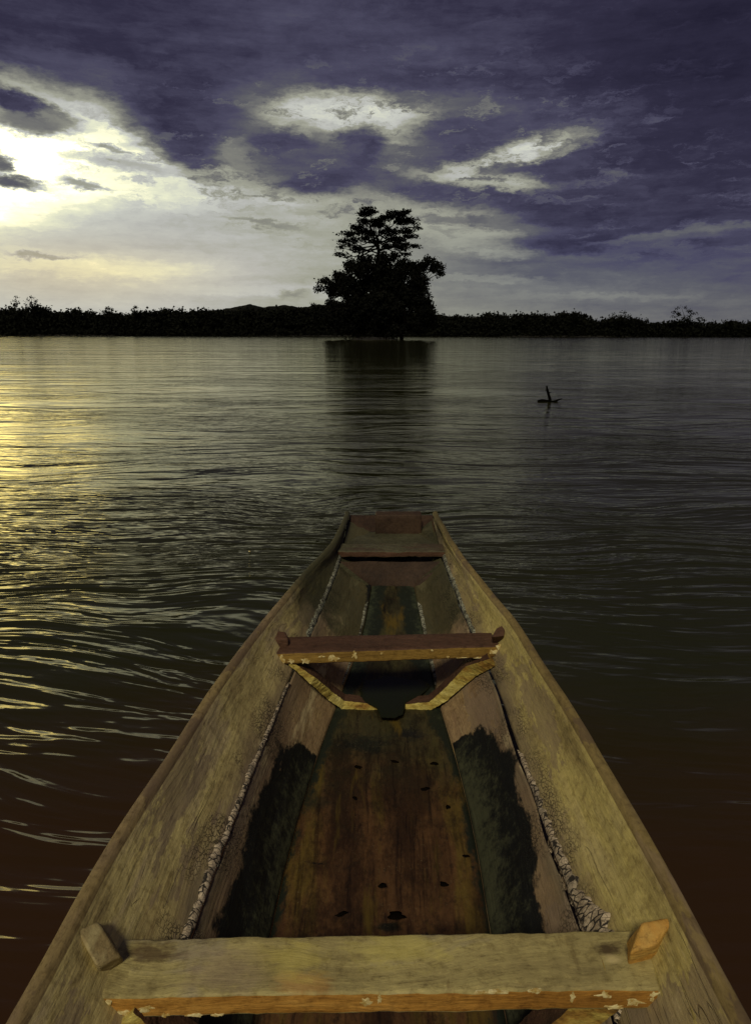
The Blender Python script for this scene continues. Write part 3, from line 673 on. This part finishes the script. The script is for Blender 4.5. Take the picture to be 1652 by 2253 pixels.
# generic worn block from 8 corners (bottom 4 then top 4, each ccw)
def block(name, cs, mat, parent, n=(24, 5, 3), bev=.004, rough_=.002, seed=1, lab=None, faces_mat=None):
    bm = bmesh.new(); cs = [Vector(c) for c in cs]; nx_, ny_, nz_ = n; vm = {}
    def P(i, j, k):
        key = (i, j, k)
        if key not in vm:
            u, v, w = i/nx_, j/ny_, k/nz_
            a = cs[0].lerp(cs[1], u).lerp(cs[3].lerp(cs[2], u), v); c = cs[4].lerp(cs[5], u).lerp(cs[7].lerp(cs[6], u), v)
            vm[key] = bm.verts.new(a.lerp(c, w))
        return vm[key]
    for i in range(nx_):
        for j in range(ny_):
            bm.faces.new((P(i, j, 0), P(i, j+1, 0), P(i+1, j+1, 0), P(i+1, j, 0))); bm.faces.new((P(i, j, nz_), P(i+1, j, nz_), P(i+1, j+1, nz_), P(i, j+1, nz_)))
    for i in range(nx_):
        for k in range(nz_):
            f = bm.faces.new((P(i, 0, k), P(i+1, 0, k), P(i+1, 0, k+1), P(i, 0, k+1))); f.material_index = 1 if faces_mat else 0
            bm.faces.new((P(i, ny_, k), P(i, ny_, k+1), P(i+1, ny_, k+1), P(i+1, ny_, k)))
    for j in range(ny_):
        for k in range(nz_):
            bm.faces.new((P(0, j, k), P(0, j, k+1), P(0, j+1, k+1), P(0, j+1, k))); bm.faces.new((P(nx_, j, k), P(nx_, j+1, k), P(nx_, j+1, k+1), P(nx_, j, k+1)))
    bm.normal_update()
    sh = [e for e in bm.edges if e.calc_face_angle(0) > .5]
    bmesh.ops.bevel(bm, geom=sh, offset=bev, segments=2, profile=.5, affect='EDGES')
    for v in bm.verts:
        q = v.co*14; v.co += Vector((mn.noise(q+Vector((seed*9, 0, 0))), mn.noise(q+Vector((0, seed*9, 5))), mn.noise(q+Vector((3, 0, seed*9)))))*rough_*.45
        q = v.co*55; v.co += Vector((mn.noise(q), mn.noise(q+Vector((9, 0, 0))), mn.noise(q+Vector((0, 9, 0)))))*rough_*.6
    o = bm_obj(name, bm, mat, parent)
    if faces_mat: o.data.materials.append(faces_mat)
    if lab: o['label'] = lab
    return o
def box_from(fl, fr, bl, br, th, ext=0):       # top corners -> 8 corners
    dn = Vector((0, 0, -th)); return [fl+dn, fr+dn, br+dn, bl+dn, fl, fr, br, bl]
# near bench
ZT = .34
fl, fr, bl_, br_ = at_z(208, 2193, ZT), at_z(1452, 2173, ZT), at_z(225, 2066, ZT), at_z(1420, 2046, ZT)
TH1 = block('thwart', box_from(fl, fr, bl_, br_, .037), THW, boat, (60, 8, 5), .0035, .0028, 2, 'nearest bench board, broad and olive grey with an orange chipped front edge', FACE)
# middle bench
f2l, f2r, b2l, b2r = at_z(603, 1437, ZT), at_z(1110, 1421, ZT), at_z(622, 1401, ZT), at_z(1092, 1391, ZT)
TH2 = block('thwart', box_from(f2l, f2r, b2l, b2r, .036), THW2, boat, (50, 6, 4), .003, .0022, 4, 'middle bench board, dark brown with a chipped front edge', FACE2)
# fore deck board
ZD = .372
f3l, f3r, b3l, b3r = at_z(739, 1213, ZD), at_z(979, 1213, ZD), at_z(746, 1196, ZD), at_z(972, 1196, ZD)
TH3 = block('thwart', box_from(f3l, f3r, b3l, b3r, .024), wood('grey_green_bench_wood', [(.3, (.03, .024, .014)), (.45, (.07, .05, .03)), (.55, (.075, .072, .04)), (.7, (.12, .10, .06))], grain=(2, 30, 30), moss=False, dark=.8), boat, (30, 8, 3), .003, .006, 6, 'farthest bench board, narrow and split, near the bow', THW2)
# bow ledge and end board
ZE = .350
DECKM = wood('mossy_deck_wood', [(.3, (.028, .026, .013)), (.5, (.055, .052, .028)), (.7, (.09, .085, .05))], grain=(2, 14, 14), moss=False)
block('bow_deck', box_from(at_z(748, 1202, ZE), at_z(972, 1202, ZE), at_z(764, 1166, ZE), at_z(958, 1166, ZE), .03), DECKM, boat, (20, 6, 3), .003, .003, 7)
pb = at_z(868, 1150, .40).y
block('bow_end_board', [Vector((at_y(826, 1160, pb).x, pb, .335)), Vector((at_y(927, 1160, pb).x, pb, .335)), Vector((at_y(927, 1160, pb).x, pb+.05, .335)), Vector((at_y(826, 1160, pb).x, pb+.05, .335)),
   Vector((at_y(826, 1160, pb).x, pb, .435)), Vector((at_y(927, 1160, pb).x, pb, .435)), Vector((at_y(927, 1160, pb).x, pb+.05, .44)), Vector((at_y(826, 1160, pb).x, pb+.05, .44))], BOWW, boat, (12, 3, 4), .004, .002, 8)
ye = 3.0
gl_, gr_ = float(GL[-1]), float(GR[-1])
block('bow_head', [Vector((gl_+.005, ye-.10, .30)), Vector((gr_-.005, ye-.10, .30)), Vector((gr_-.01, ye+.03, .34)), Vector((gl_+.01, ye+.03, .34)),
   Vector((gl_+.005, ye-.10, .350)), Vector((gr_-.005, ye-.10, .350)), Vector((gr_-.01, ye+.03, .395)), Vector((gl_+.01, ye+.03, .395))], BOWW, boat, (14, 6, 3), .006, .003, 9)
# stern closure (behind the viewer)
yb = Y0; i0 = 0
block('stern_board', [Vector((CLc[0]-.02, yb-.02, .0)), Vector((CRc[0]+.02, yb-.02, .0)), Vector((CRc[0]+.02, yb+.03, .0)), Vector((CLc[0]-.02, yb+.03, .0)),
   Vector((GL[0]+.02, yb-.02, .40)), Vector((GR[0]-.02, yb-.02, .40)), Vector((GR[0]-.02, yb+.03, .40)), Vector((GL[0]+.02, yb+.03, .40))], SIDE_L, boat, (20, 2, 10), .004, .002, 10)
# ramp of solid wood rising to the bow
def zrow(x, y, z): return at_z(x, y, z)
V = []; Fc = []; NX, NY = 18, 12
for j in range(NY+1):
    t = j/NY; z = .236+(.330-.236)*t; yp = 1292+(1236-1292)*t
    xl = np.interp(t, [0, .25, .75, 1], [803, 795, 752, 746]); xr = np.interp(t, [0, .25, .75, 1], [918, 930, 970, 976])
    for i in range(NX+1):
        u = i/NX; p = at_z(xl+(xr-xl)*u, yp+10*abs(2*u-1)**2*0, z+.010*abs(2*u-1)**3)
        p += Vector((0, 0, mn.noise(p*16)*.005)); V.append(p)
nT = len(V)
V += [Vector(v)-Vector((0, 0, .12)) for v in V]
for j in range(NY):
    for i in range(NX):
        a = j*(NX+1)+i; Fc.append((a, a+1, a+NX+2, a+NX+1)); Fc.append((a+nT, a+NX+1+nT, a+NX+2+nT, a+1+nT))
ed = [i for i in range(NX+1)]; 
for i in range(NX): Fc.append((i, i+nT, i+1+nT, i+1))
for j in range(NY):
    a = j*(NX+1); Fc.append((a, a+NX+1, a+NX+1+nT, a+nT)); a = j*(NX+1)+NX; Fc.append((a, a+nT, a+NX+1+nT, a+NX+1))
mesh_obj('bow_block', V, Fc, BOWW, boat)

for (pa, pb_, lab_) in (((749, 1244), (806, 1289), 'left pale edge brace of the solid bow block'), ((973, 1240), (917, 1286), 'right pale edge brace of the solid bow block')):
    A_ = at_z(*pa, .335); B_ = at_z(*pb_, .25); V = []; Fc = []
    for i in range(13):
        q = A_.lerp(B_, i/12); q = q+Vector((mn.noise(q*40), mn.noise(q*50), 0))*.003
        for dx, dz in ((-.006, -.02), (-.006, .008), (.006, .008), (.006, -.02)): V.append(q+Vector((dx, 0, dz)))
    for i in range(12):
        for k in range(4): Fc.append((i*4+k, i*4+(k+1) % 4, (i+1)*4+(k+1) % 4, (i+1)*4+k))
    o = mesh_obj('brace', V, Fc, DECKM, boat, smooth=False); o['label'] = lab_

# cleats that wedge the bench boards to the sides
def prism(name, base, top, mat, seed, lab, rg=.002, parent=boat):
    return block(name, list(base)+list(top), mat, parent, (6, 5, 5), .004, rg, seed, lab)
z0 = ZT-.012
c = [at_z(226, 2152, z0), at_z(278, 2120, z0), at_z(248, 2060, z0), at_z(190, 2092, z0)]
t_ = [at_z(212, 2126, .378), at_z(268, 2104, .366), at_z(216, 2026, .402), at_z(168, 2046, .408)]
prism('cleat', c, t_, CLEATD, 3, 'grimy wooden cleat at the left end of the nearest bench')
c = [at_z(1380, 2132, z0), at_z(1440, 2118, z0), at_z(1470, 2050, z0), at_z(1370, 2082, z0)]
t_ = [at_z(1385, 2096, ZT+.03), at_z(1446, 2078, ZT+.04), at_z(1492, 2014, ZT+.06), at_z(1412, 2028, ZT+.05)]
prism('cleat', c, t_, CLEAT, 5, 'orange split wooden cleat at the right end of the nearest bench')
c = [at_z(606, 1434, z0), at_z(634, 1432, z0), at_z(632, 1400, z0), at_z(600, 1402, z0)]
t_ = [at_z(590, 1404, ZT+.03), at_z(636, 1406, ZT+.022), at_z(628, 1390, ZT+.03), at_z(594, 1386, ZT+.035)]
prism('cleat', c, t_, THW2, 7, 'dark cleat at the left end of the middle bench')
c = [at_z(1084, 1420, z0), at_z(1106, 1418, z0), at_z(1112, 1388, z0), at_z(1086, 1396, z0)]
t_ = [at_z(1080, 1402, ZT+.028), at_z(1108, 1398, ZT+.04), at_z(1116, 1370, ZT+.05), at_z(1092, 1382, ZT+.04)]
prism('cleat', c, t_, THW2, 8, 'dark cleat at the right end of the middle bench')

# ribs (knees) under the benches: loft of a four sided, broken surfaced timber
def rib(pts, mat, seed, lab, name='rib'):
    """pts: (point, normal, thickness, depth)"""
    rnd = random.Random(seed); V = []; K = 12; NSEG = 14; rows = []
    P_ = []
    for a, b_ in zip(pts, pts[1:]):
        for i in range(NSEG): t = i/NSEG; P_.append(tuple(x*(1-t)+y*t if not isinstance(x, Vector) else x.lerp(y, t) for x, y in zip(a, b_)))
    P_.append(pts[-1])
    for (p, nrm, th, dp) in P_:
        nrm = nrm.normalized(); row = []
        corners = [p, p+nrm*th, p+nrm*th*.95+Vector((0, dp, 0)), p+Vector((0, dp, 0))]
        for e in range(4):
            A_, B_ = corners[e], corners[(e+1) % 4]
            for s in range(3):
                q = A_.lerp(B_, s/3+(.06 if s == 0 else 0))
                q = q+Vector((mn.noise(q*90)+mn.noise(q*25), mn.noise(q*110+Vector((5, 0, 0))), mn.noise(q*140+Vector((0, 5, 0)))))*.0018
                row.append(q)
        rows.append(row)
    V = [q for r in rows for q in r]; Fc = []
    for i in range(len(rows)-1):
        for k in range(K): Fc.append((i*K+k, (i+1)*K+k, (i+1)*K+(k+1) % K, i*K+(k+1) % K))
    Fc.append(tuple(range(K))); Fc.append(tuple((len(rows)-1)*K+k for k in range(K))[::-1])
    o = mesh_obj(name, V, Fc, mat, boat, smooth=False, attrs={'fore': np.zeros(len(V)), 'seam': np.full(len(V), .3)})
    # dark upper faces: the old surface; pale front: split wood
    o.data.materials.append(THW2)
    for i, pl in enumerate(o.data.polygons):
        if i % K > 2: pl.material_index = 1
    o['label'] = lab; return o
v = Vector
rib([(at_z(636, 1464, .30), v((.5, 0, .8)), .012, .05), (at_z(682, 1505, .235), v((.6, 0, .8)), .024, .05), (at_z(722, 1541, .145), v((.55, 0, .85)), .028, .05), (at_z(752, 1562, .098), v((.3, 0, .95)), .030, .05), (at_z(829, 1567, .088), v((0, 0, 1)), .024, .045)],
    RAW, 3, 'left half of the floor rib under the middle bench, split and pale in front')
rib([(at_z(1090, 1466, .300), v((-.7, 0, .8)), .028, .05), (at_z(1046, 1490, .24), v((-.7, 0, .8)), .044, .05), (at_z(985, 1541, .14), v((-.55, 0, .85)), .034, .05), (at_z(950, 1563, .098), v((-.3, 0, .95)), .028, .05), (at_z(887, 1567, .088), v((0, 0, 1)), .024, .045)],
    RAW, 4, 'right half of the floor rib under the middle bench, broad pale split face')
yr = .80
rib([(at_z(1388, 2202, .30), v((-.7, 0, .8)), .055, .05), (at_z(1320, 2262, .235), v((-.7, 0, .8)), .06, .05), (at_z(1170, 2390, .125), v((-.6, 0, .8)), .05, .05), (at_z(1080, 2420, .09), v((-.2, 0, 1)), .03, .05)],
    RAW, 5, 'right half of the floor rib under the nearest bench, pale and chipped')
rib([(at_z(262, 2262, .30), v((.7, 0, .8)), .03, .05), (at_z(330, 2330, .235), v((.7, 0, .8)), .04, .05), (at_z(500, 2440, .125), v((.6, 0, .8)), .04, .05), (at_z(590, 2470, .09), v((.2, 0, 1)), .03, .05)],
    RAW, 6, 'left half of the floor rib under the nearest bench')

# caulk along the seams: dried lumps separated by cross cracks
def caulk(S, Zf, sgn, y0, y1, wfun, mat, seed, lab, up, inward, gap=.12):
    ys = np.arange(y0, y1, .0035); V = []; Fc = []; K = 9
    nn = Vector((-sgn*inward[0], 0, inward[1])).normalized(); uu = Vector((sgn*up[0], 0, up[1])).normalized()
    for i, y in enumerate(ys):
        wd = wfun(y)*(1+.45*mn.noise(Vector((y*14, seed, 0)))+.5*mn.noise(Vector((y*60, seed, 3))))
        taper = min(1, (y-y0)/.03+.1, (y1-y)/.03+.1); wd = max(.0008, wd*taper)
        lo = -.002+.003*mn.noise(Vector((y*30, seed, 8)))
        c0 = Vector((float(np.interp(y, YS, S)), y, float(np.interp(y, YS, Zf))))
        for k in range(K):
            t = k/(K-1); q = c0+uu*(lo+(wd-lo)*t)
            h_ = (.0042 if 0 < k < K-1 else -.003)+.0022*math.sin(math.pi*t)+.0010*mn.noise(q*120)
            if gap > .2 and mn.noise(Vector((y*22, seed, 20))) < -.12: h_ -= .008
            V.append(q+nn*h_)
    for i in range(len(ys)-1):
        for k in range(K-1): a_ = i*K+k; Fc.append((a_, a_+1, a_+K+1, a_+K))
    o = mesh_obj('seam_caulk', V, Fc, mat, boat, smooth=True); o['label'] = lab; return o
side_up = (.55, .83); side_in = (.83, .55)
wL = lambda y: float(np.interp(y, [.7, .95, 1.05, 1.13, 1.3, 1.45, 1.6, 1.69], [.016, .014, .018, .011, .011, .008, .006, .004]))
wR = lambda y: float(np.interp(y, [.7, .88, .95, 1.02, 1.15, 1.3, 1.38, 1.40, 1.7], [.050, .046, .034, .019, .015, .012, .008, .004, .003]))
caulk(SL, ZS, -1, .75, 1.69, wL, cm, 1, 'pale cracked caulk along the left seam in front of the nearest bench', side_up, side_in)
caulk(SR, ZS, 1, .75, 1.40, wR, cm, 2, 'pale crumbling caulk along the right seam, widest by the nearest bench', side_up, side_in)
caulk(SR+.010, ZS-.006, -1, .80, 1.15, lambda y: .010, cm, 12, 'thin pale caulk line below the right seam', (1, -.6), (.3, .9), .3)
caulk(SL, ZS, -1, 1.93, 2.62, lambda y: .014, cm2, 3, 'grey caulk along the left seam beyond the middle bench', side_up, side_in)
caulk(SR, ZS, 1, 1.93, 2.62, lambda y: .014, cm2, 4, 'grey caulk along the right seam beyond the middle bench', side_up, side_in)
caulk(CLc-.004, ZC, -1, 1.95, 2.40, lambda y: .014, cm2, 5, 'grey caulk beside the floor on the left beyond the middle bench', (1, .3), (.3, 1), .15)
caulk(CRc, ZC, 1, 1.95, 2.40, lambda y: .016, cm2, 6, 'grey caulk beside the floor on the right beyond the middle bench', (1, .3), (.3, 1), .15)

# chips of cream paint on the front edges
def chip(thw, a, b_, zt, th, x, zoff, w, h_, seed):
    rnd = random.Random(seed); t = x; p = a.lerp(b_, t); p = Vector((p.x, p.y, zt-th*zoff)); ex = (b_-a).normalized(); nn = Vector((ex.y, -ex.x, 0)); R = 15
    V = []; Fc = []
    for ring, (f, o_) in enumerate(((1.0, -.002), (.96, .0010), (.5, .0014))):
        for k in range(R):
            an = 2*math.pi*k/R; rr = f*(1+.0); jr = random.Random(seed*31+k).uniform(.35, 1.35)
            V.append(p+ex*math.cos(an)*w*f*jr+Vector((0, 0, 1))*math.sin(an)*h_*f*jr+nn*o_)
    for ring in range(2):
        for k in range(R): Fc.append((ring*R+k, ring*R+(k+1) % R, (ring+1)*R+(k+1) % R, (ring+1)*R+k))
    Fc.append(tuple(2*R+k for k in range(R)))
    mesh_obj('paint_chip', V, Fc, pm, thw, smooth=False)
for i, (x, zo, w, h_) in enumerate([(.022, .45, .010, .013), (.05, .75, .010, .007), (.085, .55, .012, .006), (.12, .9, .006, .004), (.17, .92, .014, .004), (.215, .92, .010, .003), (.475, .42, .008, .007), (.50, .30, .004, .010),
      (.70, .08, .030, .003), (.775, .06, .009, .004), (.845, .35, .004, .009), (.90, .25, .012, .007), (.955, .6, .016, .008), (.985, .35, .010, .010), (.92, .85, .012, .004)]):
    chip(TH1, fl, fr, ZT, .037, x, zo, w, h_, i+1)
for i, (x, zo, w, h_) in enumerate([(.03, .55, .010, .014), (.075, .72, .012, .008), (.13, .72, .012, .010), (.20, .4, .010, .004), (.255, .62, .016, .010), (.345, .35, .009, .012), (.46, .3, .005, .004), (.68, .2, .004, .004), (.75, .8, .005, .004), (.95, .5, .012, .008), (.975, .2, .01, .01), (.82, .9, .02, .002), (.90, .95, .02, .003)]):
    chip(TH2, f2l, f2r, ZT, .036, x, zo, w, h_, i+51)

# dark rainwater lying in the hull behind the middle rib
pu, M, b = material('bilge_water'); b.inputs['Base Color'].default_value = (.011, .013, .006, 1); b.inputs['Roughness'].default_value = .25; b.inputs['Specular IOR Level'].default_value = .15
outl = [(779, 1461), (800, 1470), (850, 1466), (900, 1474), (930, 1490), (948, 1510), (925, 1530), (893, 1545), (886, 1572), (868, 1580), (838, 1578), (828, 1556), (800, 1545), (790, 1520), (796, 1500), (778, 1485)]
cen = at_z(852, 1520, .117); V = []; Fc = []
ring = []
for k in range(96):
    f = k/96*len(outl); i = int(f); t = f-i; a = outl[i]; c2 = outl[(i+1) % len(outl)]
    p = at_z(a[0]*(1-t)+c2[0]*t, a[1]*(1-t)+c2[1]*t, .117); p = cen+(p-cen)*(1+.05*mn.noise(Vector((k*.5, 3, 0)))); ring.append(p)
def floor_z(p):
    return float(np.interp(p.y, YS, ZC))
for fr_ in (1.0, .9, .6, .3):
    for p in ring:
        q = cen.lerp(p, fr_); V.append(Vector((q.x, q.y, .117+(.003 if fr_ < 1 else 0))))
V.append(Vector((cen.x, cen.y, .120)))
for r_ in range(3):
    for k in range(96): Fc.append((r_*96+k, r_*96+(k+1) % 96, (r_+1)*96+(k+1) % 96, (r_+1)*96+k))
for k in range(96): Fc.append((288+k, 288+(k+1) % 96, 384))
tag(mesh_obj('rainwater_puddle', V, Fc, pu), 'small black puddle lying on the canoe floor behind the middle rib', 'puddle', kind='stuff')

# a pale splinter on the right side and dark crumbs on the floor
def crumb(name, p, w, l, h_, ang, mat, seed, lab, cat, group=None):
    rnd = random.Random(seed); bm = bmesh.new(); bmesh.ops.create_icosphere(bm, subdivisions=2, radius=1)
    for q in bm.verts:
        q.co = Vector((q.co.x*w, q.co.y*l, q.co.z*h_))*(1+.75*mn.noise(q.co*1.7+Vector((seed*3.3, 0, 0))))
    bmesh.ops.rotate(bm, verts=bm.verts, matrix=Matrix.Rotation(ang, 3, 'Z'))
    o = bm_obj(name, bm, mat); o.location = p; tag(o, lab, cat, group); return o
sp = None
SCRAP = ['black scrap on the brown floor, left one of the pair before the near bench', 'black scrap on the brown floor, right one of the pair before the near bench',
 'thin black scrap near the near bench, left of the floor centre', 'black scrap highest on the left of the brown floor, below the rib', 'black scrap highest in the middle of the brown floor, below the rib gap',
 'black scrap highest on the right of the brown floor, below the rib', 'flat black scrap under the highest right one, in the upper part of the brown floor', 'tiny black scrap at the right edge of the brown floor, by the black stain',
 'tiny black scrap under the highest left one on the brown floor', 'largest black scrap, touching the near bench at the floor centre', 'black scrap stuck on the left bilge plank at the edge of its black stain', 'small black scrap alone right of the floor centre, halfway along']
crm, M, b = material('rotten_leaf'); b.inputs['Base Color'].default_value = (.004, .003, .002, 1); b.inputs['Roughness'].default_value = 1; b.inputs['Specular IOR Level'].default_value = 0
for i, (x, y, w, hh) in enumerate([(842, 1948, 12, 6), (976, 1945, 11, 6), (752, 2010, 16, 5), (788, 1687, 9, 5), (868, 1675, 10, 4), (955, 1680, 10, 5), (935, 1735, 12, 4), (1025, 1883, 9, 3), (780, 1755, 6, 4), (870, 2015, 22, 10), (512, 1973, 8, 7), (985, 1775, 6, 5)]):
    z = .082; p = at_z(x, y, z)
    if x == 512: p = at_z(x, y, .185)
    s = (at_z(x+1, y, z)-at_z(x, y, z)).x
    SL_ = SCRAP[i]
    crumb('rotten_leaf', p, w*s*.85, hh*s*1.0, .0016, random.Random(i).uniform(-.5, .5), crm, i, SL_, 'debris', 'rotten leaf scraps on the canoe floor')
xr = at_z(1368, 1812, .37)
o = crumb('wood_splinter', xr, .0035, .011, .002, -.35, pm, 3, 'tiny pale splinter on the right inner side of the canoe', 'splinter')

lp = at_z(549, 1213, .004)  # small pale lump for the fleck of foam on the water
crumb('foam_fleck', lp, .006, .010, .002, .4, pm, 9, 'tiny pale foam fleck floating on the dark water left of the bow', 'foam')
